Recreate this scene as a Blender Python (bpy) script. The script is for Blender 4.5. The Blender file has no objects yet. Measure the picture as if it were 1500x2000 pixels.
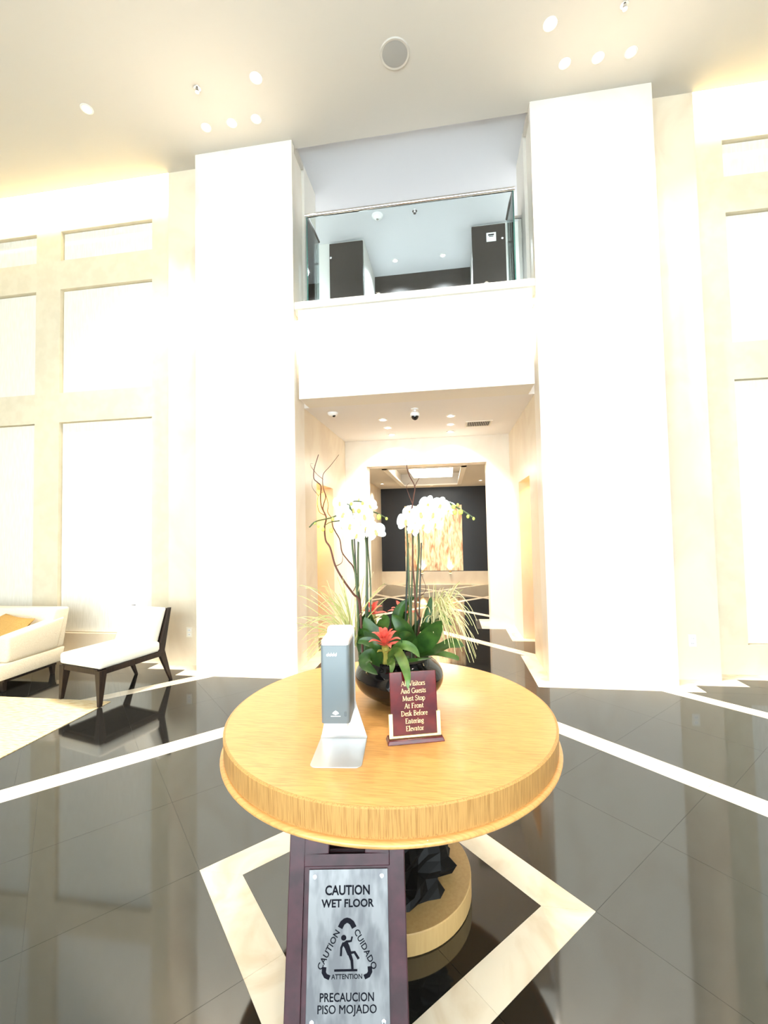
import bpy, bmesh, math, random
from mathutils import Vector, Matrix
random.seed(7)
S = bpy.context.scene
C = S.collection
PI = math.pi

# ------------------------------------------------------------------ camera
H = 1.55
F = 841.8
YAW, PITCH, ROLL = math.radians(8.4533), math.radians(2.2714), math.radians(-1.1393)
fwd = Vector((-math.sin(YAW)*math.cos(PITCH), math.cos(YAW)*math.cos(PITCH), math.sin(PITCH)))
rt0 = Vector((math.cos(YAW), math.sin(YAW), 0))
up0 = rt0.cross(fwd)
rt = math.cos(ROLL)*rt0 + math.sin(ROLL)*up0
up = -math.sin(ROLL)*rt0 + math.cos(ROLL)*up0
cd = bpy.data.cameras.new('camera')
cd.sensor_fit = 'VERTICAL'; cd.sensor_height = 36.0; cd.sensor_width = 27.0
cd.lens = F/2000*36.0; cd.clip_start = .05; cd.clip_end = 100
cam = bpy.data.objects.new('camera', cd); C.objects.link(cam)
M = Matrix((rt, up, -fwd)).transposed().to_4x4(); M.translation = (0, 0, H)
cam.matrix_world = M
S.camera = cam
def ray(px, py):
    return rt*(px-750) + up*(1000-py) + fwd*F
def at(px, py, y):                       # point of a pixel's ray at depth y
    d = ray(px, py); return Vector((0, 0, H)) + d*(y/d.y)

# ------------------------------------------------------------------ world, exposure
S.view_settings.view_transform = 'Standard'; S.view_settings.look = 'None'
S.view_settings.gamma = 1.0; S.view_settings.use_curve_mapping = False
S.view_settings.exposure = 1.2
S.cycles.use_denoising = True
S.cycles.caustics_reflective = False; S.cycles.caustics_refractive = False
S.cycles.sample_clamp_indirect = 8
S.cycles.max_bounces = 10; S.cycles.diffuse_bounces = 6; S.cycles.glossy_bounces = 5; S.cycles.transparent_max_bounces = 12
w = bpy.data.worlds.new('sky'); S.world = w; w.use_nodes = True
w.node_tree.nodes['Background'].inputs[0].default_value = (.93, .96, 1, 1)
w.node_tree.nodes['Background'].inputs[1].default_value = 5.6

# ------------------------------------------------------------------ materials
MATS = {}
def mat(name, col, rough=.5, metal=0, spec=.5, coat=0, emit=None, es=0, trans=0, ior=1.5, alpha=1):
    m = bpy.data.materials.new(name); m.use_nodes = True
    b = m.node_tree.nodes['Principled BSDF']
    b.inputs['Base Color'].default_value = (*col, 1)
    b.inputs['Roughness'].default_value = rough; b.inputs['Metallic'].default_value = metal
    b.inputs['Specular IOR Level'].default_value = spec
    b.inputs['Coat Weight'].default_value = coat; b.inputs['Coat Roughness'].default_value = .08
    b.inputs['Transmission Weight'].default_value = trans; b.inputs['IOR'].default_value = ior
    if emit: b.inputs['Emission Color'].default_value = (*emit, 1); b.inputs['Emission Strength'].default_value = es
    MATS[name] = m; return m
def tex(m, kind, c1, c2, scale=(1, 1, 1), p0=.4, p1=.6, nscale=5, detail=6, dist=0, bump=0, rough=None):
    nt = m.node_tree; N = nt.nodes; L = nt.links; b = N['Principled BSDF']
    tc = N.new('ShaderNodeTexCoord'); mp = N.new('ShaderNodeMapping'); mp.inputs['Scale'].default_value = scale
    L.new(tc.outputs['Object'], mp.inputs['Vector'])
    if kind == 'noise':
        t = N.new('ShaderNodeTexNoise'); t.inputs['Scale'].default_value = nscale; t.inputs['Detail'].default_value = detail; t.inputs['Distortion'].default_value = dist; o = t.outputs['Fac']
    elif kind == 'wave':
        t = N.new('ShaderNodeTexWave'); t.inputs['Scale'].default_value = nscale; t.inputs['Distortion'].default_value = dist; t.inputs['Detail'].default_value = detail; o = t.outputs['Fac']
    else:
        t = N.new('ShaderNodeTexVoronoi'); t.inputs['Scale'].default_value = nscale; o = t.outputs['Distance']
    L.new(mp.outputs[0], t.inputs['Vector'])
    r = N.new('ShaderNodeValToRGB'); r.color_ramp.elements[0].position = p0; r.color_ramp.elements[1].position = p1
    r.color_ramp.elements[0].color = (*c1, 1); r.color_ramp.elements[1].color = (*c2, 1)
    L.new(o, r.inputs[0]); L.new(r.outputs[0], b.inputs['Base Color'])
    if bump:
        bp = N.new('ShaderNodeBump'); bp.inputs['Strength'].default_value = bump; bp.inputs['Distance'].default_value = .002
        L.new(o, bp.inputs['Height']); L.new(bp.outputs[0], b.inputs['Normal'])
    return m
mat('ceil', (.58, .55, .50), .9, spec=.1)
mat('ceil_light', (.80, .79, .79), .9, spec=.1)
mat('ceil_cool', (.60, .61, .64), .9, spec=.1)
mat('wallwhite', (.80, .77, .71), .7, spec=.2)
tex(mat('marble', (.8, .7, .55), .3, spec=.3), 'noise', (.70, .59, .45), (.78, .69, .54), (1, 1, .7), .34, .55, 1.6, 6, 1.2)
tex(mat('marble_pale', (.8, .75, .66), .35, spec=.3), 'noise', (.78, .71, .61), (.84, .79, .70), (1, 1, .7), .34, .55, 1.5, 6, 1.2)
tex(mat('marble_floor', (.8, .74, .62), .12, spec=.5), 'noise', (.70, .58, .42), (.84, .76, .62), (1, 1, 1), .35, .55, 3, 8, 1.4)
tex(mat('granite', (.01, .01, .01), .06, spec=1.0, ior=1.62), 'noise', (.010, .010, .010), (.024, .024, .021), (1, 1, 1), .45, .8, 160, 3)
mat('grout', (.045, .043, .038), .35)
tex(mat('panel', (.84, .81, .72), .85, spec=.1), 'noise', (.80, .77, .68), (.86, .83, .75), (1, 1, .1), .4, .6, 60, 3)
tex(mat('panelframe', (.74, .66, .50), .7, spec=.2), 'noise', (.72, .64, .48), (.76, .68, .52), (1, 1, 1), .4, .6, 8, 3)
tex(mat('wood_top', (.70, .41, .15), .30, spec=.45, coat=.25), 'noise', (.52, .26, .08), (.68, .36, .12), (7, 110, 7), .30, .56, 2, 5, .3, bump=.12)
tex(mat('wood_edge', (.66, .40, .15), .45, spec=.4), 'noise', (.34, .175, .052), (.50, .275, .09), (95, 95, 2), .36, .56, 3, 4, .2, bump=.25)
tex(mat('wood_base', (.6, .40, .18), .5, spec=.3), 'noise', (.50, .32, .13), (.56, .37, .16), (20, 20, 2), .3, .7, 4, 6)
mat('blackwood', (.006, .005, .0045), .5, spec=.15)
tex(mat('chairwood', (.02, .012, .009), .4, spec=.3), 'noise', (.012, .008, .007), (.03, .018, .013), (30, 30, 2), .4, .6, 4, 4)
tex(mat('fabric_white', (.82, .79, .70), .95, spec=.05), 'noise', (.78, .75, .66), (.85, .82, .74), (1, 1, 1), .4, .6, 220, 2, bump=.2)
tex(mat('fabric_cream', (.74, .67, .54), .95, spec=.05), 'noise', (.66, .58, .45), (.78, .71, .58), (1, 1, 1), .35, .65, 180, 3, bump=.3)
tex(mat('fabric_gold', (.55, .36, .12), .9, spec=.1), 'noise', (.36, .22, .07), (.46, .29, .10), (1, 1, 1), .4, .6, 200, 2)
tex(mat('rug', (.72, .60, .38), .98, spec=.02), 'noise', (.62, .47, .25), (.78, .68, .46), (2, 14, 1), .35, .6, 6, 6, bump=.3)
tex(mat('steel', (.6, .6, .6), .30, metal=1), 'noise', (.15, .15, .158), (.24, .24, .245), (3, 1, 60), .4, .6, 8, 3)
mat('alu', (.58, .58, .58), .38, metal=.75)
mat('chrome', (.8, .8, .82), .08, metal=1)
mat('brass', (.83, .62, .30), .3, metal=1)
mat('greyplastic', (.15, .18, .195), .38, spec=.5)
mat('greydark', (.10, .12, .13), .4)
mat('whiteplastic', (.86, .86, .85), .35)
mat('whiteprint', (.9, .9, .9), .6)
mat('blackprint', (.006, .006, .010), .7, spec=.08)
mat('goldprint', (.86, .58, .30), .5)
tex(mat('mahogany', (.10, .006, .008), .14, spec=.35, coat=.1), 'noise', (.062, .003, .006), (.12, .006, .007), (4, 4, 30), .35, .65, 4, 4)
tex(mat('signwood', (.055, .016, .022), .30, spec=.4, coat=.15), 'noise', (.024, .006, .010), (.055, .014, .022), (4, 4, 40), .35, .65, 4, 4)
mat('pot', (.004, .004, .005), .06, spec=.45)
mat('soil', (.025, .02, .015), .95)
tex(mat('leaf', (.05, .13, .02), .30, spec=.35), 'noise', (.016, .048, .010), (.042, .105, .018), (1, 1, 1), .35, .65, 18, 4)
tex(mat('leaf_light', (.12, .24, .04), .35, spec=.5), 'noise', (.045, .11, .018), (.10, .19, .035), (1, 1, 1), .35, .65, 18, 4)
mat('bract', (.74, .12, .085), .4, spec=.4)
mat('bract_tip', (.62, .30, .10), .45)
mat('bract_stalk', (.40, .36, .08), .45)
mat('petal', (.88, .88, .86), .55, spec=.2)
mat('lip', (.75, .62, .18), .5)
mat('bud', (.52, .60, .12), .45)
mat('stemgreen', (.06, .09, .03), .5)
mat('stake', (.02, .03, .022), .45)
mat('twig', (.10, .035, .022), .6)
mat('grass', (.42, .44, .16), .6)
mat('grass_dry', (.62, .54, .28), .6)
mat('darkpanel', (.012, .012, .015), .35, spec=.4)
mat('darkdoor', (.035, .026, .022), .5, spec=.3)
tex(mat('copper_art', (.7, .4, .18), .4, metal=.3), 'noise', (.42, .16, .06), (.88, .70, .42), (5, 5, 1.2), .32, .6, 3, 9, .6)
mat('greydoor', (.42, .40, .37), .4, metal=.3)
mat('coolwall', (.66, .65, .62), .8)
mat('lampwhite', (.9, .85, .75), .5, emit=(1, .93, .82), es=5)
mat('bulb', (1, .95, .85), .5, emit=(1, .90, .72), es=14)
mat('bulb_cool', (1, 1, 1), .5, emit=(1, .97, .92), es=8)
mat('trimring', (.86, .84, .80), .3, metal=.2)
mat('grillegrey', (.36, .35, .33), .8)
mat('ventdark', (.03, .03, .03), .8)
mat('blackglass', (.006, .006, .006), .05, spec=.7)
mat('outlet', (.84, .80, .70), .4)
mat('mullion', (.10, .10, .10), .4, metal=.6)
g = bpy.data.materials.new('glass'); g.use_nodes = True; MATS['glass'] = g
nt = g.node_tree; nt.nodes.remove(nt.nodes['Principled BSDF'])
tr = nt.nodes.new('ShaderNodeBsdfTransparent'); tr.inputs[0].default_value = (.90, .95, .95, 1)
gl = nt.nodes.new('ShaderNodeBsdfGlossy'); gl.inputs['Roughness'].default_value = .02
fr = nt.nodes.new('ShaderNodeFresnel'); fr.inputs[0].default_value = 1.35
mx = nt.nodes.new('ShaderNodeMixShader')
nt.links.new(fr.outputs[0], mx.inputs[0]); nt.links.new(tr.outputs[0], mx.inputs[1]); nt.links.new(gl.outputs[0], mx.inputs[2])
nt.links.new(mx.outputs[0], nt.nodes['Material Output'].inputs[0])
mat('glassedge', (.03, .10, .09), .1, spec=.6)

# ------------------------------------------------------------------ geometry helpers
class MB:
    def __init__(s): s.v = []; s.f = []
    def add(s, vs, fs):
        n = len(s.v); s.v += [Vector(p) for p in vs]; s.f += [tuple(i+n for i in f) for f in fs]; return s
    def box(s, x0, y0, z0, x1, y1, z1):
        return s.add([(x0,y0,z0),(x1,y0,z0),(x1,y1,z0),(x0,y1,z0),(x0,y0,z1),(x1,y0,z1),(x1,y1,z1),(x0,y1,z1)],
                     [(3,2,1,0),(4,5,6,7),(0,1,5,4),(1,2,6,5),(2,3,7,6),(3,0,4,7)])
    def hexa(s, b, t):                      # bottom quad, top quad (ccw seen from above)
        return s.add(list(b)+list(t), [(3,2,1,0),(4,5,6,7),(0,1,5,4),(1,2,6,5),(2,3,7,6),(3,0,4,7)])
    def prism(s, poly, z0, z1):
        n = len(poly)
        return s.add([(p[0],p[1],z0) for p in poly]+[(p[0],p[1],z1) for p in poly],
                     [tuple(range(n-1,-1,-1)), tuple(range(n,2*n))]+[(i,(i+1)%n,n+(i+1)%n,n+i) for i in range(n)])
    def lathe(s, prof, n=32, c=(0,0,0), a0=0, cap=False):
        k = len(prof); c = Vector(c); vs = []
        for i in range(n):
            a = 2*PI*i/n+a0
            for r, z in prof: vs.append(c+Vector((r*math.cos(a), r*math.sin(a), z)))
        fs = []
        for i in range(n):
            j = (i+1) % n
            for q in range(k-1): fs.append((i*k+q, j*k+q, j*k+q+1, i*k+q+1))
        if cap:
            fs.append(tuple(i*k for i in range(n))[::-1]); fs.append(tuple(i*k+k-1 for i in range(n)))
        return s.add(vs, fs)
    def tube(s, pts, rad, n=6):
        pts = [Vector(p) for p in pts]; k = len(pts)
        if not isinstance(rad, (list, tuple)): rad = [rad]*k
        vs = []; prev = None
        for i, p in enumerate(pts):
            d = (pts[min(i+1,k-1)]-pts[max(i-1,0)]).normalized()
            if prev is None: u = d.orthogonal().normalized()
            else:
                u = prev-d*prev.dot(d); u = u.normalized() if u.length > 1e-6 else d.orthogonal().normalized()
            prev = u; v = d.cross(u)
            for q in range(n):
                a = 2*PI*q/n; vs.append(p+(u*math.cos(a)+v*math.sin(a))*rad[i])
        fs = [(i*n+q, i*n+(q+1)%n, (i+1)*n+(q+1)%n, (i+1)*n+q) for i in range(k-1) for q in range(n)]
        fs += [tuple(range(n-1,-1,-1)), tuple((k-1)*n+q for q in range(n))]
        return s.add(vs, fs)
    def ball(s, c, rx, ry=None, rz=None, n=12, m=8):
        ry = ry or rx; rz = rz or rx; c = Vector(c); vs = []; fs = []
        for j in range(m+1):
            t = PI*j/m
            for i in range(n):
                a = 2*PI*i/n; vs.append(c+Vector((rx*math.sin(t)*math.cos(a), ry*math.sin(t)*math.sin(a), rz*math.cos(t))))
        for j in range(m):
            for i in range(n): fs.append((j*n+i, (j+1)*n+i, (j+1)*n+(i+1)%n, j*n+(i+1)%n))
        return s.add(vs, fs)
    def strip(s, pts, wid, nrm, fold=0.0, thick=0):
        k = len(pts); vs = []
        for i, p in enumerate(pts):
            d = (pts[min(i+1,k-1)]-pts[max(i-1,0)]).normalized()
            sd = d.cross(nrm); sd = sd.normalized() if sd.length > 1e-5 else Vector((1,0,0))
            n = sd.cross(d).normalized()
            vs += [p-sd*wid[i], p-sd*wid[i]*.5-n*abs(fold)*wid[i]*.75, p-n*fold*wid[i], p+sd*wid[i]*.5-n*abs(fold)*wid[i]*.75, p+sd*wid[i]]
        return s.add(vs, [(i*5+q, i*5+q+1, (i+1)*5+q+1, (i+1)*5+q) for i in range(k-1) for q in range(4)])
    def build(s, name, m, parent=None, smooth=False, bevel=0, seg=2, org=(0,0,0), sub=0, angle=40):
        o3 = Vector(org)
        me = bpy.data.meshes.new(name)
        me.from_pydata([tuple(p-o3) for p in s.v], [], s.f); me.update()
        if bevel or sub:
            bm = bmesh.new(); bm.from_mesh(me); bmesh.ops.remove_doubles(bm, verts=bm.verts, dist=1e-5)
            if bevel:
                es = [e for e in bm.edges if len(e.link_faces) == 2 and e.calc_face_angle(0) > math.radians(30)]
                bmesh.ops.bevel(bm, geom=es, offset=bevel, segments=seg, affect='EDGES', profile=.5, clamp_overlap=True)
            bm.to_mesh(me); bm.free()
        if smooth:
            me.polygons.foreach_set('use_smooth', [True]*len(me.polygons))
            me.set_sharp_from_angle(angle=math.radians(angle))
        me.materials.append(MATS[m])
        o = bpy.data.objects.new(name, me); C.objects.link(o)
        if parent: o.parent = parent
        return o
def box(*a): return MB().box(*a)
def cr(pts, n=6):                            # Catmull-Rom through points
    P = [Vector(p) for p in pts]; P = [P[0]*2-P[1]]+P+[P[-1]*2-P[-2]]; out = []
    for i in range(1, len(P)-2):
        for q in range(n):
            t = q/n; a, b, c, d = P[i-1:i+3]
            out.append(.5*((2*b)+(c-a)*t+(2*a-5*b+4*c-d)*t*t+(3*b-a-3*c+d)*t**3))
    out.append(P[-2]); return out
def tag(o, label, cat, group=None):
    o['label'] = label; o['category'] = cat
    if group: o['group'] = group
    return o
def thing(name, label, cat, loc=(0,0,0), rz=0, group=None):
    o = bpy.data.objects.new(name, None); C.objects.link(o); o.location = loc; o.rotation_euler = (0,0,rz)
    o.empty_display_size = .1
    return tag(o, label, cat, group)
def struct(name, b, m, **k):
    o = b.build(name, m, **k); o['kind'] = 'structure'; return o
def dup(o, loc, label=None, parent=None):
    c = o.copy(); C.objects.link(c); c.parent = parent
    if loc is not None: c.location = loc
    if label: c['label'] = label
    for ch in o.children: dup(ch, None, None, c)
    return c
def light(name, kind, loc, power, col, parent=None, size=.05, aim=None, spot=60, blend=.5, sy=None):
    l = bpy.data.lights.new(name, kind); l.energy = power; l.color = col
    if kind == 'AREA':
        l.size = size
        if sy: l.shape = 'RECTANGLE'; l.size_y = sy
    else: l.shadow_soft_size = size
    if kind == 'SPOT': l.spot_size = math.radians(spot); l.spot_blend = blend
    o = bpy.data.objects.new(name, l); C.objects.link(o); o.location = loc
    d = Vector(aim) if aim else Vector((0,0,-1))
    o.rotation_euler = d.to_track_quat('-Z', 'Y').to_euler()
    if parent: o.parent = parent
    return o
WARM = (1, .80, .55); SOFT = (1, .88, .72); COOL = (.90, .95, 1)

# ------------------------------------------------------------------ plan constants
MX = -.35
def mir(x): return 2*MX-x
PF, SF, WF = 4.54, 4.72, 4.92                # faces of pillars, recessed strips, panelled walls
XP0, XP1 = -2.84, -1.655                     # left pillar
XS = -3.31                                   # left end of the strip
CL, CR = -1.69, .99                          # corridor walls
CE = 7.05                                    # corridor end wall
ZC, ZK, ZF = 6.0, 3.03, 2.69                 # ceilings: lobby, corridor, far room
FL_, FR_, FB = -1.88, 1.18, 12.1             # far room

# ------------------------------------------------------------------ floor
floor = struct('floor', box(-9.2, -5.2, -.12, 8.2, 12.6, -.0015), 'grout')
UC, VC = 1.58, 2.206
def xy(u, v):
    U = u+UC; V = v+VC; return ((U-V)/2, (U+V)/2)
def uv(x, y): return (x+y-UC, y-x-VC)
def clip(poly, r):
    x0, x1, y0, y1 = r
    for ax, lim, sg in ((0,x0,1),(0,x1,-1),(1,y0,1),(1,y1,-1)):
        out = []
        for i, p in enumerate(poly):
            q = poly[(i+1) % len(poly)]; a = (p[ax]-lim)*sg; b = (q[ax]-lim)*sg
            if a >= 0: out.append(p)
            if (a > 0 and b < 0) or (a < 0 and b > 0):
                t = a/(a-b); out.append((p[0]+(q[0]-p[0])*t, p[1]+(q[1]-p[1])*t))
        poly = out
        if len(poly) < 3: return []
    return poly
def area(p): return abs(sum(p[i][0]*p[(i+1)%len(p)][1]-p[(i+1)%len(p)][0]*p[i][1] for i in range(len(p))))/2
def inset(p, d):
    n = len(p); sgn = sum(p[i][0]*p[(i+1)%n][1]-p[(i+1)%n][0]*p[i][1] for i in range(n))
    if sgn < 0: p = p[::-1]
    out = []
    for i in range(n):
        a, b, c = Vector(p[i-1]), Vector(p[i]), Vector(p[(i+1)%n])
        e, f_ = (b-a), (c-b)
        if e.length < 1e-5 or f_.length < 1e-5: continue
        e.normalize(); f_.normalize(); n1 = Vector((-e.y, e.x)); n2 = Vector((-f_.y, f_.x))
        k = 1+n1.dot(n2)
        if k < .15: k = .15
        q = b+(n1+n2)*(d/k); out.append((q.x, q.y))
    return out
def tile(name, poly, m):
    if len(poly) < 3 or area(poly) < .0012: return
    q = inset(poly, .0005)
    if len(q) < 3: return
    MB().prism(q, -.012, 0).build(name, m, floor)
NEAR = [(-9,8,.2,4.385),(-9,-2.995,4.385,4.565),(-9,-3.465,4.565,4.765),(mir(-2.995),8,4.385,4.565),(mir(-3.465),8,4.565,4.765),
        (CL+.17,CR-.17,4.385,6.09),(CL-1.2,CL+.17,5.43,6.09),(CR-.17,CR+1.2,5.43,6.09),(CL+.17,CR-.17,6.09,6.79),(-1.17,.40,6.79,7.0)]
FARR = [(-1.17,.40,7.0,7.5),(FL_+.15,FR_-.15,7.5,11.95)]
def seen(poly):                              # only tiles that the lobby part in view shows
    c = Vector((sum(p[0] for p in poly)/len(poly), sum(p[1] for p in poly)/len(poly)))
    return c.y > .2 and abs(c.x+.15*c.y) < 1.25*c.y+.9
def lay(poly, regs, name, m):
    for r in regs:
        q = clip(poly, r)
        if q and seen(q): tile(name, q, m)
def rects(cu, cv, regs, keep):
    for a, b in zip(cu, cu[1:]):
        for c, d in zip(cv, cv[1:]):
            if keep((a+b)/2, (c+d)/2): lay([xy(a,c),xy(b,c),xy(b,d),xy(a,d)], regs, 'granite_tile', 'granite')
def ring(i, o, cuts, regs):
    cuts = [-o]+[c for c in cuts if abs(c) < i]+[o]
    for k in range(4):
        for a, b in zip(cuts, cuts[1:]):
            ai = max(-i, min(i, a)); bi = max(-i, min(i, b))
            q = [(a,o),(b,o),(bi,i),(ai,i)]
            for _ in range(k): q = [(y,-x) for x, y in q]
            lay([xy(*p) for p in q], regs, 'marble_band_tile', 'marble_floor')
i0, o0, i1, o1, i2, o2 = .648, .859, 2.63, 2.87, 4.72, 4.92
rects([-i0,0,i0], [-i0,0,i0], NEAR, lambda u, v: True)
ring(i0, o0, [0], NEAR)
cb = [-i1,-1.744,-o0,0,o0,1.744,i1]
rects(cb, cb, NEAR, lambda u, v: max(abs(u),abs(v)) > o0)
ring(i1, o1, [-1.95,-1.04,-.1,.84,1.78], NEAR)
cc = [-i2,-3.795,-o1,-1.92,-.96,0,.96,1.92,o1,3.795,i2]
rects(cc, cc, NEAR, lambda u, v: max(abs(u),abs(v)) > o1)
ring(i2, o2, [-3.8,-2.85,-1.9,-.95,0,.95,1.9,2.85,3.8], NEAR)
cdd = [-8.6,-7.68,-6.76,-5.84,-o2,-3.936,-2.952,-1.968,-.984,0,.984,1.968,2.952,3.936,o2,5.84,6.76,7.68,8.6]
rects(cdd, cdd, NEAR, lambda u, v: max(abs(u),abs(v)) > o2)
cf = [3.8,4.8,5.78,6.76,6.95,7.87,8.80,8.99,9.9,10.8,11.8]
def isb(t): return 6.76 < t < 6.95 or 8.80 < t < 8.99
rects(cf, cf, FARR, lambda u, v: not (isb(u) or isb(v)))
for a, b in zip(cf, cf[1:]):
    for c, d in zip(cf, cf[1:]):
        if isb((a+b)/2) or isb((c+d)/2): lay([xy(a,c),xy(b,c),xy(b,d),xy(a,d)], FARR, 'marble_band_tile', 'marble_floor')
def border(x0, x1, y0, y1, step=.95):
    lng = x1-x0 >= y1-y0; n = max(1, round(((x1-x0) if lng else (y1-y0))/step))
    for k in range(n):
        if lng: r = (x0+(x1-x0)*k/n, x0+(x1-x0)*(k+1)/n, y0, y1)
        else: r = (x0, x1, y0+(y1-y0)*k/n, y0+(y1-y0)*(k+1)/n)
        tile('marble_border_tile', [(r[0],r[2]),(r[1],r[2]),(r[1],r[3]),(r[0],r[3])], 'marble_floor')
for sgn in (0, 1):
    for x0, x1, y0, y1 in [(-2.995,CL+.17,4.385,PF),(-2.995,XP0,PF,4.565),(-3.465,XP0,4.565,SF),(-3.465,XS,SF,4.765),(-7.2,XS,4.765,WF),
                           (CL,CL+.17,PF,5.43),(CL,CL+.17,6.09,6.79),(CL-.6,CL,6.09,6.24),(CL,-1.17,6.79,CE),(-1.33,-1.17,CE,7.5),(FL_,-1.33,7.35,7.5),(FL_,FL_+.15,7.5,FB),]:
        if sgn:
            x0, x1 = mir(x1), mir(x0)
            x1 = min(x1, 6.5)
        border(x0, x1, y0, y1)
border(FL_, FR_, 11.95, FB)

# ------------------------------------------------------------------ shell
struct('ceiling_lobby', box(-9.2,-5.2,ZC,8.2,4.66,ZC+.1).box(-9.2,4.66,ZC,XS,SF,ZC+.1).box(mir(XS),4.66,ZC,8.2,SF,ZC+.1)
       .box(XS,4.66,ZC,XP1,4.95,ZC+.1).box(mir(XP1),4.66,ZC,mir(XS),4.95,ZC+.1), 'ceil')
for sd in (0, 1):
    nm = ('left','right')[sd]
    def X(a, b): return (a, b) if not sd else (mir(b), mir(a))
    x0, x1 = X(XP0, XP1); struct('wall_pillar_'+nm, box(x0,PF,0,x1,4.62,ZC), 'marble_pale')
    x0, x1 = X(XS, XP0); struct('wall_recess_'+nm, box(x0,SF,0,x1,5.0,6.35), 'marble')
    x0, x1 = X(XP0, CL); struct('wall_pier_'+nm, box(x0,4.62,0,x1,4.97,ZC), 'marble_pale')
    # panelled wall: backing, stiles, rails, recessed panels
    e0 = -9.1 if not sd else mir(8.1)
    x0, x1 = X(e0, XS); bk = struct('wall_panelled_'+nm, box(x0,4.985,0,x1,5.12,6.35), 'panelframe')
    rows = [(.30,3.035),(3.425,4.82),(5.21,5.61)]
    cols = []; xx = -3.68
    while xx > -8.6: cols.append((xx-1.34, xx)); xx -= 1.71
    st = [(-3.68, XS)]+[(cols[i+1][1], cols[i][0]) for i in range(len(cols)-1)]+[(e0, cols[-1][0])]
    for a, b in st:
        x0, x1 = X(a, b); box(x0,WF,.30,x1,4.99,6.3).build('stile', 'panelframe', bk)
    x0, x1 = X(e0, XS)
    box(x0,WF,0,x1,4.99,.30).build('base_rail', 'marble', bk)
    for a, b in cols:
        x0, x1 = X(a, b)
        for z0, z1 in ((3.035,3.425),(4.82,5.21),(5.61,6.3)): box(x0,WF,z0,x1,4.99,z1).build('rail', 'panelframe', bk)
        for z0, z1 in rows: box(x0+.010,WF+.048,z0+.010,x1-.010,4.985,z1-.010).build('wall_panel', 'panel', bk)
    x0, x1 = X(e0, XS); struct('ceiling_cove_'+nm, box(x0,4.3,6.35,x1,5.12,6.4).box(x0,4.25,ZC+.1,x1,4.3,6.4), 'wallwhite')
    # corridor wall with a side passage
    x0, x1 = X(CL-.25, CL)
    struct('wall_corridor_'+nm, box(x0,4.97,0,x1,5.42,3.3).box(x0,5.42,2.17,x1,6.24,3.3).box(x0,6.24,0,x1,7.35,3.3), 'marble')
    x0, x1 = X(CL-2.4, CL-.25)
    struct('wall_passage_'+nm, box(x0,5.3,0,x1,5.42,2.6).box(x0,6.40,0,x1,6.5,2.6).box(x0,5.3,2.5,x1,6.5,2.6).box(*( (x0-.1,5.3,0,x0,6.5,2.6) if not sd else (x1,5.3,0,x1+.1,6.5,2.6))), 'marble')
    # upper recess walls
    x0, x1 = X(CL-.25, XP1); struct('wall_balcony_'+nm, box(x0,4.97,3.3,x1,5.43,6.1), 'wallwhite')
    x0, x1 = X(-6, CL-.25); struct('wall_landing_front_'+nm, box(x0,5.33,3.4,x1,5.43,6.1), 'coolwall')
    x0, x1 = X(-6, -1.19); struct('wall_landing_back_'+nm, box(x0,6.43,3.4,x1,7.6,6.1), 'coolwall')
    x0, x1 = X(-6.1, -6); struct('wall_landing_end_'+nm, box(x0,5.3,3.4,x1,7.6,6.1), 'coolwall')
    # far room side walls, end wall jambs
    x0, x1 = X(CL-.3, -1.33); struct('wall_end_'+nm, box(x0,CE,0,x1,7.35,3.3), 'marble_pale')
    struct('wall_far_'+nm, box(*((FL_-.12,7.35,0,FL_,FB+.1,3.1) if not sd else (FR_,7.35,0,FR_+.12,FB+.1,3.1))), 'marble')
struct('wall_end_head', box(-1.33,CE,2.6,mir(-1.33),7.35,3.3), 'marble_pale')
struct('ceiling_corridor', box(CL-.3,4.97,ZK,mir(CL-.3),7.35,3.3), 'ceil_light')
struct('wall_balcony_front', box(-1.625,4.61,ZK,mir(-1.625),4.97,4.05), 'wallwhite')
struct('trim_1', box(-1.69,4.575,4.05,mir(-1.69),5.0,4.13), 'wallwhite', bevel=.006)
struct('floor_landing', box(-6,4.97,3.3,5.3,7.6,3.4), 'ceil')
struct('ceiling_landing', box(CL-.3,4.66,6.06,mir(CL-.3),5.3,6.14).box(-6,5.3,6.06,5.3,7.7,6.14), 'ceil_cool')
struct('wall_landing_alcove', box(-1.19,7.45,3.4,mir(-1.19),7.6,6.1), 'darkdoor')
struct('wall_far_back', box(FL_,FB,0,FR_,FB+.15,3.1), 'darkpanel')
struct('trim_2', box(FL_,FB-.05,0,FR_,FB,.355), 'marble')
cof = (-1.22, .36, 8.05, 11.45)
struct('ceiling_far', box(FL_,7.35,ZF,cof[0],FB,ZF+.06).box(cof[1],7.35,ZF,FR_,FB,ZF+.06).box(cof[0],7.35,ZF,cof[1],cof[2],ZF+.06).box(cof[0],cof[3],ZF,cof[1],FB,ZF+.06)
       .box(cof[0]-.04,cof[2]-.04,ZF+.06,cof[0],cof[3]+.04,3.0).box(cof[1],cof[2]-.04,ZF+.06,cof[1]+.04,cof[3]+.04,3.0)
       .box(cof[0],cof[2]-.04,ZF+.06,cof[1],cof[2],3.0).box(cof[0],cof[3],ZF+.06,cof[1],cof[3]+.04,3.0).box(cof[0]-.04,cof[2]-.04,3.0,cof[1]+.04,cof[3]+.04,3.06), 'ceil')
tr_ = box(cof[0],cof[2],ZF-.012,cof[1],cof[2]+.10,ZF+.02).box(cof[0],cof[3]-.10,ZF-.012,cof[1],cof[3],ZF+.02).box(cof[0],cof[2],ZF-.012,cof[0]+.10,cof[3],ZF+.02).box(cof[1]-.10,cof[2],ZF-.012,cof[1],cof[3],ZF+.02)
struct('trim_3', tr_, 'wallwhite')
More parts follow.
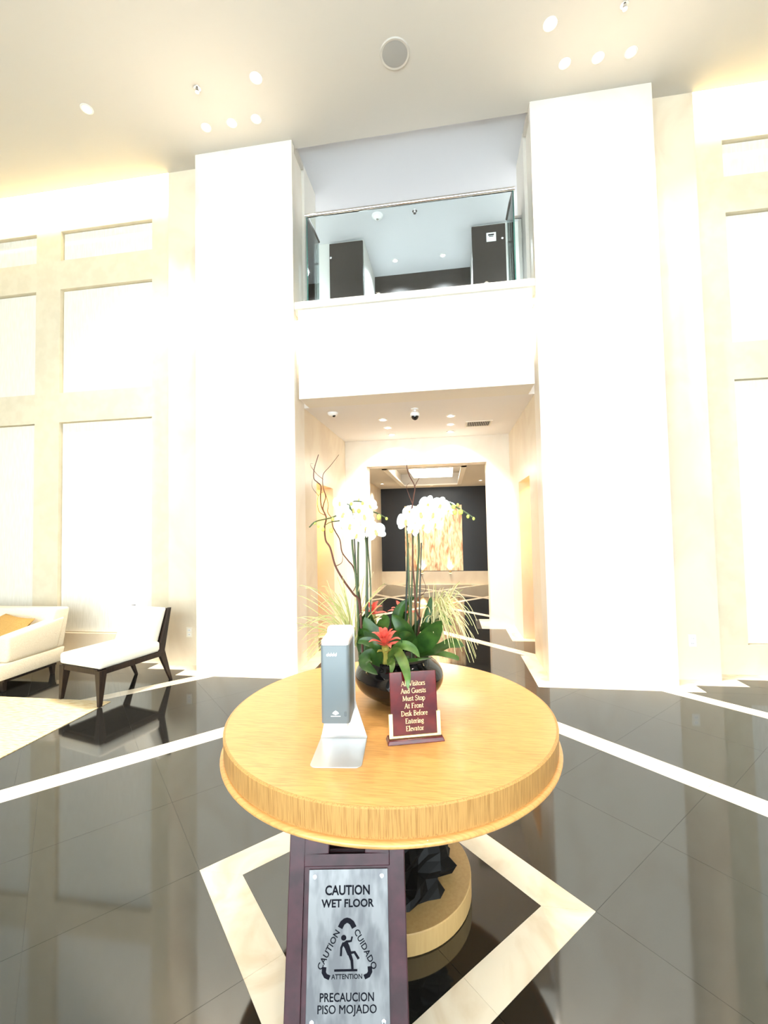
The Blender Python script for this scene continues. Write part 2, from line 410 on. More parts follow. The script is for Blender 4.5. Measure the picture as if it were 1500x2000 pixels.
# lobby sides and glazed front behind the camera
struct('wall_left', box(-9.2,-5.2,0,-9,5.12,6.4), 'wallwhite')
struct('wall_right', box(8,-5.2,0,8.2,5.12,6.4), 'wallwhite')
wx0, wx1, wz1 = -6.2, 5.6, 4.6
struct('wall_front', box(-9.2,-5.2,0,wx0,-5,6.1).box(wx1,-5.2,0,8.2,-5,6.1).box(wx0,-5.2,wz1,wx1,-5,6.1), 'wallwhite')
wn = struct('window_1', box(wx0,-5.14,wz1-.08,wx1,-5.06,wz1).box(wx0,-5.14,0,wx1,-5.06,.08).box(wx0,-5.14,2.5,wx1,-5.06,2.58), 'mullion')
for k in range(8):
    x = wx0+(wx1-wx0)*k/7
    box(x-.04,-5.14,.08,x+.04,-5.06,wz1-.08).build('mullion', 'mullion', wn)
    if k < 7:
        for z0, z1 in ((.08,2.5),(2.58,wz1-.08)): box(x+.04,-5.105,z0,x+(wx1-wx0)/7-.04,-5.095,z1).build('pane', 'glass', wn)

# ------------------------------------------------------------------ doors upstairs and in the far room
for n_, (a, b) in enumerate(((-1.73,-1.20),(.455,.94))):
    d = struct('door_%d' % (n_+1), box(a,6.385,3.4,b,6.43,6.02), 'darkdoor')
    MB().ball((a+.03 if n_ == 0 else b-.05, 6.37, 5.785), .02).build('door_stop', 'chrome', d, smooth=True)  # small chrome ball near the top of the door
s_ = box(.665,6.375,5.765,.803,6.385,5.895).build('wall_sign', 'whiteprint'); tag(s_, 'small square white sign on the dark landing door', 'sign')
box(.69,6.373,5.852,.775,6.375,5.872).build('print', 'blackprint', s_); box(.70,6.373,5.832,.765,6.375,5.842).build('print', 'blackprint', s_)
d3 = struct('door_3', box(FL_,9.0,0,FL_+.03,9.9,2.15), 'greydoor')
box(FL_,8.93,0,FL_+.045,9.0,2.2).build('door_frame', 'marble_pale', d3); box(FL_,9.9,0,FL_+.045,9.97,2.2).build('door_frame', 'marble_pale', d3)

# ------------------------------------------------------------------ artwork, far room lamp
art = box(-1.21,FB-.045,.372,.375,FB,2.18).build('wall_artwork', 'copper_art'); tag(art, 'tall abstract copper coloured artwork on the dark far wall', 'artwork')
lf = thing('ceiling_lantern', 'large white box lantern hanging in the ceiling coffer', 'lamp', (-.33, 9.4, 3.0))
box(-.45,-.55,-.26,.45,.75,-.06).build('lamp_shade', 'lampwhite', lf, bevel=.01)
MB().tube([(0,0,0),(0,0,-.08)], .02, 8).build('rod', 'chrome', lf)
MB().lathe([(.06,0),(.06,-.015),(0,-.015)], 16).build('canopy', 'chrome', lf)

# ------------------------------------------------------------------ ceiling fittings
def downlight(label, loc, group, r=.055, bulb='bulb', tilt=None):
    t = thing('recessed_downlight', label, 'ceiling light', loc, 0, group)
    MB().lathe([(r*.68,-.001),(r*.72,-.008),(r,-.006),(r*1.02,0)], 24).build('trim_ring', 'trimring', t, smooth=True)
    b = MB().lathe([(0,-.006),(r*.35,-.005),(r*.7,-.0015)], 20).build('lamp_face', bulb, t)
    return t
def spot(t, z, power, col=WARM, aim=None, ang=70, blend=.6, size=.035):
    light('lamp_light', 'SPOT', (0,0,z), power, col, t, size, aim, ang, blend)
for x, w_ in ((-2.52,'at the row end by the panelled wall'), (-2.22,'in the middle of its row'), (-1.94,'at the row end by the balcony')):
    t = downlight('spotlight above the pillar next to the armchair, ' + w_, (x,4.24,ZC), 'spotlights over the pillar next to the armchair')
    spot(t, -.03, 300, SOFT, (0,.10,-1), 62, .8)
for x, w_ in ((1.222,'at the row end by the balcony'), (1.525,'in the middle of its row'), (1.818,'at the row end by the panelled wall')):
    t = downlight('spotlight above the pillar away from the armchair, ' + w_, (x,4.205,ZC), 'spotlights over the pillar away from the armchair')
    spot(t, -.03, 300, SOFT, (0,.10,-1), 62, .8)
for (x, lb) in ((-3.625,'single bright downlight in the lobby ceiling near the panelled wall with the armchair'),
                (-1.755,'single bright downlight between the ceiling speaker and the armchair side spotlight row'),
                (1.006,'single bright downlight between the ceiling speaker and the far spotlight row')):
    t = downlight(lb, (x,3.84,ZC), None, .06); spot(t, -.03, 150, SOFT, None, 90)
for (x, y) in ((2.9,3.84),(-3.6,1.2),(-1.2,1.6),(.8,1.6),(2.9,1.2),(-3.6,-1.6),(-1.2,-1.6),(.8,-1.6),(2.9,-1.6)):  # out-of-view downlights added to light the table and floor
    t = downlight('lobby ceiling downlight above and behind the round table', (x,y,ZC), 'lobby downlights above and behind the table', .06); spot(t, -.03, 60, SOFT, None, 100)
sp = thing('ceiling_speaker', 'round grey speaker grille in the lobby ceiling', 'speaker', (-.384,3.85,ZC))
MB().lathe([(.118,-.010),(.135,-.012),(.14,0)], 40).build('trim_ring', 'ceil', sp, smooth=True)
MB().lathe([(0,-.012),(.08,-.011),(.119,-.008)], 40).build('grille', 'grillegrey', sp, smooth=True)
def sprinkler(lb, loc, grp=None):
    t = thing('fire_sprinkler', lb, 'sprinkler', loc, 0, grp)
    MB().lathe([(.012,-.022),(.018,-.008),(.035,-.004),(.037,0)], 16).build('escutcheon', 'chrome', t, smooth=True)
    MB().tube([(0,0,0),(0,0,-.035)], .008, 8).lathe([(0,-.034),(.02,-.034),(.02,-.038),(0,-.038)], 12).build('head', 'chrome', t)
sprinkler('small chrome sprinkler head by the spotlights on the armchair side', (-2.379,3.84,ZC))
sprinkler('small chrome sprinkler head by the spotlights away from the armchair', (1.609,3.80,ZC))
sprinkler('small sprinkler head in the grey ceiling above the glass balcony', (-.36,5.965,6.06))
sprinkler('tiny sprinkler head in the far room ceiling before the lantern', (-.425,7.74,ZF))
sm = thing('smoke_detector', 'white round smoke detector above the glass balcony', 'smoke detector', (-.897,5.96,6.06))
MB().lathe([(.0,-.055),(.03,-.055),(.045,-.045),(.05,-.02),(.075,-.018),(.08,0)], 28).build('body', 'whiteplastic', sm, smooth=True)
MB().lathe([(.0,-.062),(.018,-.060),(.02,-.05)], 16).build('sensor', 'grillegrey', sm, smooth=True)
for x, w_ in ((-.772,'nearer the plain dark door'), (.023,'nearer the door with the white sign')):
    t = downlight('small balcony alcove downlight ' + w_, (x,7.04,6.06), 'balcony alcove downlights', .05, 'bulb_cool'); spot(t, -.03, 90, COOL, None, 130)
for x, w_ in ((-3.3,'on the armchair side'), (2.4,'away from the armchair')):
    t = downlight('downlight over the upper landing behind the pillar ' + w_, (x,5.95,6.06), 'upper landing downlights', .05, 'bulb_cool'); spot(t, -.03, 260, COOL, None, 150)
for x, nm in ((-.84,'camera'), (.068,'vent')):
    for y, w_ in ((5.72,'first from the lobby'), (6.19,'middle one'), (6.665,'next to the end wall')):
        t = downlight('corridor downlight in the row by the ' + ('dome camera, ' if nm == 'camera' else 'air vent, ') + w_, (x,y,ZK), 'corridor downlights on the %s side' % nm, .06, 'bulb_cool')
        spot(t, -.03, 14 if y < 6.5 else 120, (1,.93,.84), (0,.0,-1) if y < 6.5 else (0,.35,-1), 110)
# dome camera
dc = thing('dome_camera', 'white dome security camera on the corridor ceiling', 'security camera', (-1.408,5.245,ZK))
MB().lathe([(.0,-.045),(.03,-.043),(.055,-.03),(.065,-.012),(.066,0)], 28).build('housing', 'whiteplastic', dc, smooth=True)
MB().ball((.018,-.012,-.036), .022, n=14, m=10).build('lens', 'blackglass', dc, smooth=True)
pc = thing('pendant_camera', 'white security camera with black globe hanging from the corridor ceiling', 'security camera', (-.375,5.286,ZK))
MB().lathe([(.045,0),(.045,-.008),(.012,-.012),(.012,-.04)], 20).build('mount', 'whiteplastic', pc, smooth=True)
MB().lathe([(.012,-.035),(.04,-.04),(.058,-.06),(.058,-.09),(.05,-.095)], 28).build('housing', 'whiteplastic', pc, smooth=True)
MB().ball((0,0,-.092), .046, .046, .05, 20, 12).build('globe', 'blackglass', pc, smooth=True)
vt = thing('air_vent', 'rectangular slatted air vent in the corridor ceiling', 'air vent', (.46,6.24,ZK))
fx, fy = .185, .165
MB().box(-fx,-fy,-.008,fx,-fy+.025,0).box(-fx,fy-.025,-.008,fx,fy,0).box(-fx,-fy+.025,-.008,-fx+.025,fy-.025,0).box(fx-.025,-fy+.025,-.008,fx,fy-.025,0).build('frame', 'wallwhite', vt)
box(-fx+.02,-fy+.02,-.002,fx-.02,fy-.02,.0).build('backing', 'ventdark', vt)
for k in range(13):
    x = -fx+.035+k*(2*fx-.07)/12
    MB().hexa([(x-.004,-fy+.025,-.009),(x,-fy+.025,-.009),(x,fy-.025,-.009),(x-.004,fy-.025,-.009)],[(x+.002,-fy+.025,-.001),(x+.006,-fy+.025,-.001),(x+.006,fy-.025,-.001),(x+.002,fy-.025,-.001)]).build('slat', 'wallwhite', vt)
# far room downlights, picture uplights, passage lamps
for x, y, w_ in ((-1.62,10.68,'by the dark wall on the grey door side'),(.80,10.67,'by the dark wall away from the grey door'),(-1.62,8.3,'just past the opening on the grey door side'),(.85,8.3,'just past the opening away from the grey door')):
    t = downlight('small downlight in the far room ceiling ' + w_, (x,y,ZF), 'far room downlights', .05, 'bulb_cool'); spot(t, -.03, 30, SOFT, None, 110)
for x, w_ in ((-.75,'nearer the grey door'), (.02,'farther from the grey door')):
    u = thing('picture_uplight', 'small brass uplight at the foot of the copper artwork, ' + w_, 'lamp', (x,FB-.10,.355), 0, 'uplights under the artwork')
    MB().lathe([(.025,-.03),(.03,0),(.02,.015)], 16, cap=True).build('housing', 'brass', u, smooth=True)
    light('lamp_light', 'SPOT', (0,0,.03), 14, WARM, u, .02, (0,.22,1), 110, .8)
    box(-.035,-.01,-.06,.035,.06,-.03).build('bracket', 'brass', u)
pl2 = thing('picture_downlight', 'recessed picture light in the far ceiling above the copper artwork', 'lamp', (-.42,11.62,ZF))
MB().lathe([(.0,-.006),(.04,-.006),(.05,0)], 20).build('trim_ring', 'trimring', pl2)
light('lamp_light', 'SPOT', (0,0,-.03), 130, SOFT, pl2, .03, (0,.45,-1), 75, .9)
for x in (CL-.75, CR+.75):
    t = downlight('warm downlight hidden in the %s side passage' % ('camera' if x < 0 else 'vent'), (x,5.85,2.5), None, .06); spot(t, -.03, 85, (1,.54,.18), None, 150)
for x, w_ in ((-1.657,'on the armchair side'), (mir(-1.657),'away from the armchair')):  # fill lamps added to brighten the narrow gaps beside the beam
    t = thing('reveal_lamp', 'slim concealed lamp in the gap beside the balcony beam, ' + w_, 'lamp', (x,4.80,3.95))
    box(-.015,-.12,.0,.015,.12,.02).build('housing', 'whiteplastic', t)
    light('lamp_light', 'AREA', (0,0,-.005), 5, (1,.95,.88), t, .02, None, sy=.2)
# concealed cove lamps over the panelled walls
for (a, b, nm) in ((-8.9, XS-.05, 'armchair side'), (mir(XS)+.05, 7.9, 'side away from the armchair')):
    cl = thing('cove_lamp', 'long concealed lamp in the ceiling slot over the panelled wall, ' + nm, 'lamp', ((a+b)/2, 4.60, 6.16))
    box(-(b-a)/2,-.03,-.058,(b-a)/2,.0,.03).build('housing', 'whiteplastic', cl)
    light('lamp_light', 'AREA', (0,.085,.0), 230, (1,.86,.55), cl, b-a-.1, (0,1,-.75), sy=.03)

# ------------------------------------------------------------------ balcony glass
gr = thing('glass_balustrade', 'frameless glass balcony balustrade with polished steel handrail', 'railing', (MX,4.74,4.13))
gx0, gx1, gy = -1.55-MX, .79-MX, 0
box(gx0,-.006,0,gx1,.006,1.10).build('glass_pane', 'glass', gr)
for s_x in (gx0, gx1):
    box(s_x-.006,.0,0,s_x+.006,.46,1.10).build('glass_pane', 'glass', gr)
    MB().box(s_x-.007,-.007,0,s_x+.007,.007,1.10).build('glass_edge', 'glassedge', gr)
    MB().tube([(s_x,0,1.11),(s_x,.46,1.11)], .022, 12).build('handrail', 'chrome', gr, smooth=True)
    o_ = -.105 if s_x < 0 else .165
    o_ = (XP1-MX) if s_x < 0 else (mir(XP1)-MX)
    MB().tube([(s_x,.46,1.11),(o_,.46,1.11)], .022, 12).build('handrail', 'chrome', gr, smooth=True)
    box(min(s_x,o_),.455,-.05,max(s_x,o_),.465,1.10).build('glass_pane', 'glass', gr)
    for z in (.25, .8): MB().ball((s_x,.43,z), .012).build('clamp', 'chrome', gr, smooth=True)
MB().tube([(gx0-.02,0,1.11),(gx1+.02,0,1.11)], .024, 14).build('handrail', 'chrome', gr, smooth=True)
MB().box(gx0,-.015,0,gx1,.015,.03).build('base_channel', 'brass', gr)

# ------------------------------------------------------------------ outlets
for x, nm in ((-3.04,'beside the armchair'), (2.36,'on the far recessed strip away from the armchair')):
    t = thing('wall_outlet', 'cream double wall outlet plate ' + nm, 'outlet', (x,SF,.385))
    box(-.036,-.006,-.058,.036,0,.058).build('plate', 'outlet', t, bevel=.002)
    for z in (-.025, .025):
        r = MB().box(-.017,-.009,z-.016,.017,-.006,z+.016).build('socket', 'whiteplastic', t)
        MB().box(-.009,-.0095,z-.006,-.006,-.009,z+.006).box(.006,-.0095,z-.006,.009,-.009,z+.006).build('slot', 'greydark', r)

# ------------------------------------------------------------------ round table
TX, TY, TZ = -.277, 1.93, .76
tb = thing('round_table', 'round honey oak pedestal table in the middle of the lobby', 'table', (TX,TY,0))
R = .701
MB().lathe([(0,.70),(R-.02,.70),(R-.008,.752),(R-.010,.757),(R-.014,.76),(0,.76)], 96).build('tabletop', 'wood_top', tb, smooth=True, angle=30)
MB().lathe([(R-.03,.665),(R-.010,.665),(R-.006,.68),(R-.004,.756),(R-.009,.7595),(R-.03,.7595)], 96).build('apron', 'wood_edge', tb, smooth=True, angle=30)
bead = [(R-.03,.648)]+[(R-.006+.014*math.cos(a), .659+.011*math.sin(a)) for a in [(-90+22.5*i)*PI/180 for i in range(9)]]+[(R-.03,.670)]
MB().lathe(bead, 96).build('bead_moulding', 'wood_top', tb, smooth=True)
MB().lathe([(0,.648),(R-.028,.648),(R-.028,.70)], 64).build('underside', 'wood_base', tb)
MB().lathe([(0,0),(.33,0),(.335,.004),(.335,.078),(.332,.082),(0,.082)], 72).build('base_plinth', 'wood_base', tb, smooth=True, angle=30)
pd = MB()
n = 34; lev = [(.082+.0283*k, (.225,.23,.215,.22,.205,.215,.20,.205,.20,.21,.205,.215,.22,.225,.235,.24,.25,.255,.265,.27,.28)[k]) for k in range(21)]
rr = random.Random(3); vs = []
for z, r in lev:
    for i in range(n):
        a = 2*PI*i/n+z*1.3; k = r*(1+.10*math.sin(i*1.9+z*9)+.13*rr.uniform(-1,1)); vs.append((k*math.cos(a), k*math.sin(a), z))
pd.add(vs, [(j*n+i, j*n+(i+1)%n, (j+1)*n+(i+1)%n, (j+1)*n+i) for j in range(len(lev)-1) for i in range(n)])
pd.build('pedestal', 'blackwood', tb)
for i in range(7):
    a = -1.15+i*.9; q = Vector((math.cos(a), math.sin(a), 0))
    MB().tube(cr([q*.13+Vector((0,0,.30)), q*.20+Vector((0,0,.42)), q*.255+Vector((.01,.01,.54)), q*(.30+.02*(i%2))+Vector((0,0,.648))]), [.016-.0004*k for k in range(19)], 6).build('branch', 'blackwood', tb, smooth=True)

# ------------------------------------------------------------------ dispenser
dsp = thing('hand_sanitizer_dispenser', 'grey hand sanitizer dispenser on a bent metal table stand', 'dispenser', (-.413,1.632,TZ), math.radians(5.6))
p = [(-.088,-.0),(.086,0)]
def rounded(x0, y0, x1, y1, r, n=6, corners=(1,1,1,1)):
    out = []
    for k, (cx, cy, a) in enumerate(((x0+r,y0+r,180),(x1-r,y0+r,270),(x1-r,y1-r,0),(x0+r,y1-r,90))):
        if corners[k]:
            out += [(cx+r*math.cos(math.radians(a+90*i/n)), cy+r*math.sin(math.radians(a+90*i/n))) for i in range(n+1)]
        else: out.append(((x0,y0),(x1,y0),(x1,y1),(x0,y1))[k])
    return out
MB().prism(rounded(-.088,-.212,.088,0,.022,6,(1,1,0,0)), 0, .003).build('base_plate', 'alu', dsp, bevel=.0008)
def wall_plate(poly, y0, y1):
    b = MB(); n = len(poly)
    b.add([(x,y0,z) for x, z in poly]+[(x,y1,z) for x, z in poly], [tuple(range(n)), tuple(range(2*n-1,n-1,-1))]+[(i,n+i,n+(i+1)%n,(i+1)%n) for i in range(n)])
    return b
MB().hexa([(-.088,-.008,.003),(.088,-.008,.003),(.088,.002,.003),(-.088,.002,.003)],[(-.088,-.004,.008),(.088,-.004,.008),(.088,.002,.008),(-.088,.002,.008)]).build('fold', 'alu', dsp)
wall_plate([(-.088,.003),(.088,.003),(.050,.122),(.046,.14),(.046,.405),(.042,.418),(.032,.425),(-.046,.425),(-.056,.418),(-.060,.405),(-.060,.14),(-.062,.122)], -.002, .002).build('back_plate', 'alu', dsp, bevel=.0008)
hx0, hx1, hy0, hy1, hz0, hz1 = -.060, .042, -.138, -.003, .112, .382
hs = MB().prism(rounded(hx0,hy0,hx1,hy1,.014,5,(1,1,0,0)), hz0, hz1).build('housing', 'greyplastic', dsp, smooth=True, bevel=.002, angle=35)
MB().prism(rounded(hx0+.002,hy0+.002,hx1-.002,hy1,.013,5,(1,1,0,0)), hz1, hz1+.018).build('top_cap', 'whiteplastic', dsp, smooth=True, bevel=.002, angle=35)
MB().prism(rounded(hx0+.010,hy0+.006,hx1-.010,hy1,.008,4,(1,1,0,0)), hz0-.020, hz0).build('nozzle_block', 'whiteplastic', dsp, bevel=.002)
box(hx0-.008,-.07,.315,hx0,-.045,.37).build('side_latch', 'mahogany', dsp)
lg = MB()
for k in range(4):
    x = -.034+k*.0095
    lg.lathe([(.0015,0),(.0046,0)], 12, (x,0,0)); lg.box(x+.003,-.001,-.0, x+.0046,.0085,.0001)
lo = lg.build('logo', 'whiteprint', hs); lo.rotation_euler = (PI/2,0,0); lo.location = (0.0,hy0-.0006,.350)
lo2 = MB().prism([(-.012,0),(0,-.006),(.012,0),(.006,.006),(0,.010),(-.006,.006)], 0, .0003).box(-.017,-.011,0,.017,-.0085,.0003).build('emblem', 'whiteprint', hs); lo2.rotation_euler = (PI/2,0,0); lo2.location = (-.008,hy0-.0004,.148)
sw = MB().prism(rounded(-.005,-.009,.005,.009,.0045), 0, .0006).build('sensor_window', 'greydark', hs); sw.rotation_euler = (PI/2,0,0); sw.location = (.027,hy0-.0002,.146)

# ------------------------------------------------------------------ serif lettering for the plaque
def arc(cx, cy, rx, ry, a0, a1, n=10): return [(cx+rx*math.cos(math.radians(a0+(a1-a0)*i/n)), cy+ry*math.sin(math.radians(a0+(a1-a0)*i/n))) for i in range(n+1)]
T, t_ = .15, .075
def sf(x, y, w=.2): return ([(x-w/2,y),(x+w/2,y)], t_)
Sx = lambda s, h: ([(.9*s,.80*h),(.7*s,.97*h),(.45*s,h),(.16*s,.88*h),(.12*s,.68*h),(.4*s,.54*h),(.72*s,.44*h),(.92*s,.28*h),(.82*s,.08*h),(.5*s,0),(.2*s,.04*h),(.06*s,.2*h)], .10)
GL = {
 'A': (.76, [([(.04,0),(.36,1)], t_), ([(.36,1),(.68,0)], T), ([(.15,.34),(.57,.34)], t_), sf(.06,.02), sf(.68,.02)]),
 'V': (.76, [([(.04,1),(.38,0)], T), ([(.38,0),(.70,1)], t_), sf(.06,.98), sf(.70,.98)]),
 'G': (.84, [(arc(.44,.5,.38,.49,45,345,16), .11), ([(.74,.04),(.74,.42)], T), sf(.74,.43,.26)]),
 'M': (1.0, [([(.14,0),(.16,1)], t_), ([(.16,1),(.50,.06)], T), ([(.50,.06),(.84,1)], t_), ([(.84,1),(.88,0)], T), sf(.12,.02), sf(.88,.02), sf(.14,.98,.14), sf(.86,.98,.14)]),
 'S': (.62, [Sx(.58,1)]),
 'F': (.62, [([(.16,0),(.16,1)], T), ([(.04,.97),(.56,.97)], t_), ([(.56,.97),(.56,.80)], t_), ([(.16,.52),(.44,.52)], t_), sf(.16,.02,.28)]),
 'E': (.66, [([(.16,0),(.16,1)], T), ([(.04,.97),(.56,.97)], t_), ([(.56,.97),(.56,.80)], t_), ([(.16,.52),(.44,.52)], t_), ([(.04,.03),(.58,.03)], t_), ([(.59,.03),(.61,.22)], t_)]),
 'D': (.82, [([(.16,0),(.16,1)], T), ([(.04,.97),(.30,.97)]+arc(.32,.5,.40,.47,85,-85,10)+[(.30,.03),(.04,.03)], .10)]),
 'B': (.70, [([(.16,0),(.16,1)], T), ([(.04,.97),(.3,.97)]+arc(.32,.755,.24,.215,85,-85,8)+[(.16,.53)], .09), ([(.16,.53)]+arc(.32,.28,.29,.25,85,-85,8)+[(.04,.03)], .10)]),
 'l': (.28, [([(.14,0),(.14,1.06)], T), sf(.14,.02,.24), ([(.04,1.03),(.14,1.03)], t_)]),
 'i': (.28, [([(.14,0),(.14,.62)], T), sf(.14,.02,.24), ([(.04,.60),(.14,.60)], t_), ([(.14,.80),(.14,.93)], T)]),
 's': (.42, [Sx(.38,.64)]),
 't': (.38, [([(.16,.84),(.16,.14),(.22,.03),(.34,.06)], .13), ([(.02,.60),(.34,.60)], t_)]),
 'o': (.56, [(arc(.28,.31,.22,.30,0,360,18), .11)]),
 'r': (.44, [([(.14,0),(.14,.62)], T), ([(.14,.44),(.25,.60),(.40,.58)], .10), sf(.14,.02,.24), ([(.04,.60),(.14,.60)], t_)]),
 'n': (.60, [([(.14,0),(.14,.62)], T), ([(.14,.46),(.28,.60),(.40,.58),(.46,.44)], .09), ([(.46,.46),(.46,0)], T), sf(.14,.02,.22), sf(.46,.02,.22), ([(.04,.60),(.14,.60)], t_)]),
 'd': (.60, [(arc(.25,.31,.19,.30,0,360,18), .10), ([(.45,0),(.45,1.06)], T), ([(.35,1.03),(.45,1.03)], t_), ([(.45,.03),(.56,.03)], t_)]),
 'u': (.60, [([(.13,.62),(.13,.18),(.22,.03),(.34,.04),(.44,.16)], .11), ([(.45,.62),(.45,0)], T), ([(.03,.60),(.13,.60)], t_), ([(.35,.60),(.45,.60)], t_), ([(.45,.03),(.56,.03)], t_)]),
 'e': (.50, [([(.08,.36),(.44,.36)], t_), (arc(.27,.31,.20,.30,10,320,14), .10)]),
 'p': (.60, [([(.14,-.30),(.14,.62)], T), (arc(.34,.31,.20,.30,0,360,18), .10), sf(.14,-.28,.24), ([(.03,.60),(.14,.60)], t_)]),
 'k': (.58, [([(.14,0),(.14,1.06)], T), ([(.14,.28),(.46,.60)], t_), ([(.24,.38),(.50,.02)], T), sf(.14,.02,.22), sf(.50,.02,.16), sf(.45,.60,.18)]),
 'f': (.36, [([(.14,0),(.14,.86),(.22,1.02),(.36,1.0)], .12), ([(.02,.60),(.32,.60)], t_), sf(.14,.02,.24)]),
 'g': (.54, [(arc(.24,.40,.17,.21,0,360,16), .10), ([(.16,.20),(.12,.10),(.36,.04),(.46,-.08),(.36,-.24),(.14,-.24),(.05,-.14),(.14,.02)], .09), ([(.36,.56),(.50,.60)], t_)]),
 'v': (.54, [([(.05,.62),(.27,0)], .13), ([(.27,0),(.47,.62)], t_), sf(.06,.60,.18), sf(.46,.60,.16)]),
 'a': (.52, [([(.08,.50),(.2,.61),(.34,.56),(.37,.42),(.37,.08),(.48,.03)], .12), ([(.37,.36),(.16,.30),(.07,.16),(.15,.03),(.28,.05),(.37,.16)], .09)]),
}
def stroke(b, pts, w, ox, oy, s, z):
    pts = [Vector((ox+x*s, oy+y*s)) for x, y in pts]
    hw = w*s/2
    L_, R_ = [], []
    for i, p in enumerate(pts):
        a = pts[max(i-1,0)]; c = pts[min(i+1,len(pts)-1)]; d = (c-a)
        if d.length < 1e-9: d = Vector((1,0))
        d.normalize(); nn = Vector((-d.y, d.x))
        L_.append(p+nn*hw); R_.append(p-nn*hw)
    n = len(pts)
    b.add([(p.x,p.y,z) for p in R_]+[(p.x,p.y,z) for p in L_], [(i,i+1,n+i+1,n+i) for i in range(n-1)])
def serif_line(text, cx, cy, s, z):
    b = MB(); wd = sum(GL[c][0] if c != ' ' else .34 for c in text)*s
    x = cx-wd/2; k = 0
    for c in text:
        if c == ' ': x += .34*s; continue
        for pts, w_ in GL[c][1]:
            stroke(b, pts, w_, x, cy, s, z+k*2e-6); k += 1
        x += GL[c][0]*s
    return b

# ------------------------------------------------------------------ plaque
pq = thing('notice_plaque', 'glossy red mahogany plaque with gold lettering before the planter', 'sign', (-.143,1.640,TZ), math.radians(16.5))
MB().hexa([(-.108,-.030,0),(.108,-.030,0),(.108,.030,0),(-.108,.030,0)],[(-.102,-.024,.016),(.102,-.024,.016),(.102,.024,.016),(-.102,.024,.016)]).build('base', 'mahogany', pq, bevel=.003, seg=3)
tilt = math.radians(-6)
pn = MB().prism([(-.090,0),(.090,0),(.090,.234),(-.090,.234)], -.008, .0).build('panel', 'mahogany', pq, bevel=.003, seg=3)
pn.rotation_euler = (PI/2+tilt, 0, 0); pn.location = (0,-.004,.014)
gs = MB().box(-.098,-.0,-.010,-.084,.088,.0035).box(.084,.0,-.010,.098,.088,.0035).box(-.098,0,-.002,.098,.010,.004).build('gold_holder', 'brass', pq)
gs.rotation_euler = (PI/2+tilt, 0, 0); gs.location = (0,-.005,.013)
for i, tx_ in enumerate(('All Visitors','And Guests','Must Stop','At Front','Desk Before','Entering','Elevator')):
    o = serif_line(tx_, .000, .183-i*.0268, .0178, .0006).build('lettering', 'goldprint', pn)

# ------------------------------------------------------------------ wet floor sign
def text_mesh(txt, size, m, parent, loc, bold=.0, spacing=1.0, rz=0, name='lettering', sx=1):
    cu = bpy.data.curves.new(name, 'FONT'); cu.body = txt; cu.size = size; cu.align_x = 'CENTER'; cu.align_y = 'BOTTOM_BASELINE'; cu.offset = bold; cu.space_character = spacing
    cu.resolution_u = 3
    o = bpy.data.objects.new('tmp', cu); C.objects.link(o)
    me = bpy.data.meshes.new_from_object(o.evaluated_get(bpy.context.evaluated_depsgraph_get()))
    bpy.data.objects.remove(o); me.materials.clear(); me.materials.append(MATS[m])
    r = bpy.data.objects.new(name, me); C.objects.link(r); r.parent = parent; r.location = loc; r.rotation_euler = (0,0,rz); r.scale = (sx,1,1); return r
ws = thing('wet_floor_sign', 'dark wood folding wet floor sign with brushed steel caution plate', 'sign', (-.328,1.290,0), YAW)
# the sign's own frame: x right, y back; front leaf leans back
LEAN = math.radians(14.4); W2 = .177; LL = .664
def leaf_panel(name, sgn):
    # local x right, local y up along the leaf, local z out of the front
    b = MB(); t0 = .028; fw = .046
    b.box(-W2,0,-t0,-W2+fw,LL,0).box(W2-fw,0,-t0,W2,LL,0).box(-W2+fw,0,-t0,W2-fw,.12,0)
    # top rail with a handle hole
    hx, h0, h1 = .055, LL-.092, LL-.050
    b.box(-W2+fw,LL-.125,-t0,W2-fw,h0,0).box(-W2+fw,h1,-t0,W2-fw,LL,0).box(-W2+fw,h0,-t0,-hx,h1,0).box(hx,h0,-t0,W2-fw,h1,0)
    return b.build(name, 'signwood', ws, bevel=.003, seg=2)
fl = leaf_panel('front_frame', 1)
fl.rotation_euler = (PI/2-LEAN, 0, 0); fl.location = (0,-.10,.0)
bl = leaf_panel('rear_frame', -1)
bl.rotation_euler = (PI/2-LEAN, 0, PI); bl.location = (0,.275,.0)
box(-W2+.046,.12,-.020,W2-.046,LL-.125,-.008).build('backing_board', 'signwood', fl)
box(-W2+.046,.12,-.020,W2-.046,LL-.125,-.008).build('backing_board', 'signwood', bl)
MB().tube([(-W2+.03,.0875,LL*math.cos(LEAN)-.004),(W2-.03,.0875,LL*math.cos(LEAN)-.004)], .006, 8).build('hinge', 'chrome', ws)
px0, px1, py0, py1 = -.1155, .1240, LL-.133-.378, LL-.133
pl_ = box(px0,py0,-.008,px1,py1,-.004).build('steel_plate', 'steel', fl, bevel=.0008)
for x in (px0+.018, px1-.018):
    for y in (py0+.018, py1-.018): MB().lathe([(.0065,-.004),(.006,-.002),(0,-.001)], 14, (x,y,0)).build('screw', 'chrome', pl_, smooth=True)
Zp = -.0036; pcx = (px0+px1)/2
def yy(frac): return py1-frac
text_mesh('CAUTION', .0335, 'blackprint', pl_, (pcx-.002,yy(.064),Zp), .0009, 1.0, sx=.90)
text_mesh('WET FLOOR', .0275, 'blackprint', pl_, (pcx-.002,yy(.0945),Zp), .0008, 1.0)
text_mesh('PRECAUCION', .0280, 'blackprint', pl_, (pcx-.003,yy(.315),Zp), .0005, 1.0, sx=.90)
text_mesh('PISO MOJADO', .0280, 'blackprint', pl_, (pcx-.003,yy(.342),Zp), 0, 1.0, sx=.95)
text_mesh('PISO MOJADO', .0280, 'blackprint', pl_, (pcx-.0022,yy(.3417),Zp+.00002), 0, 1.0, sx=.95)
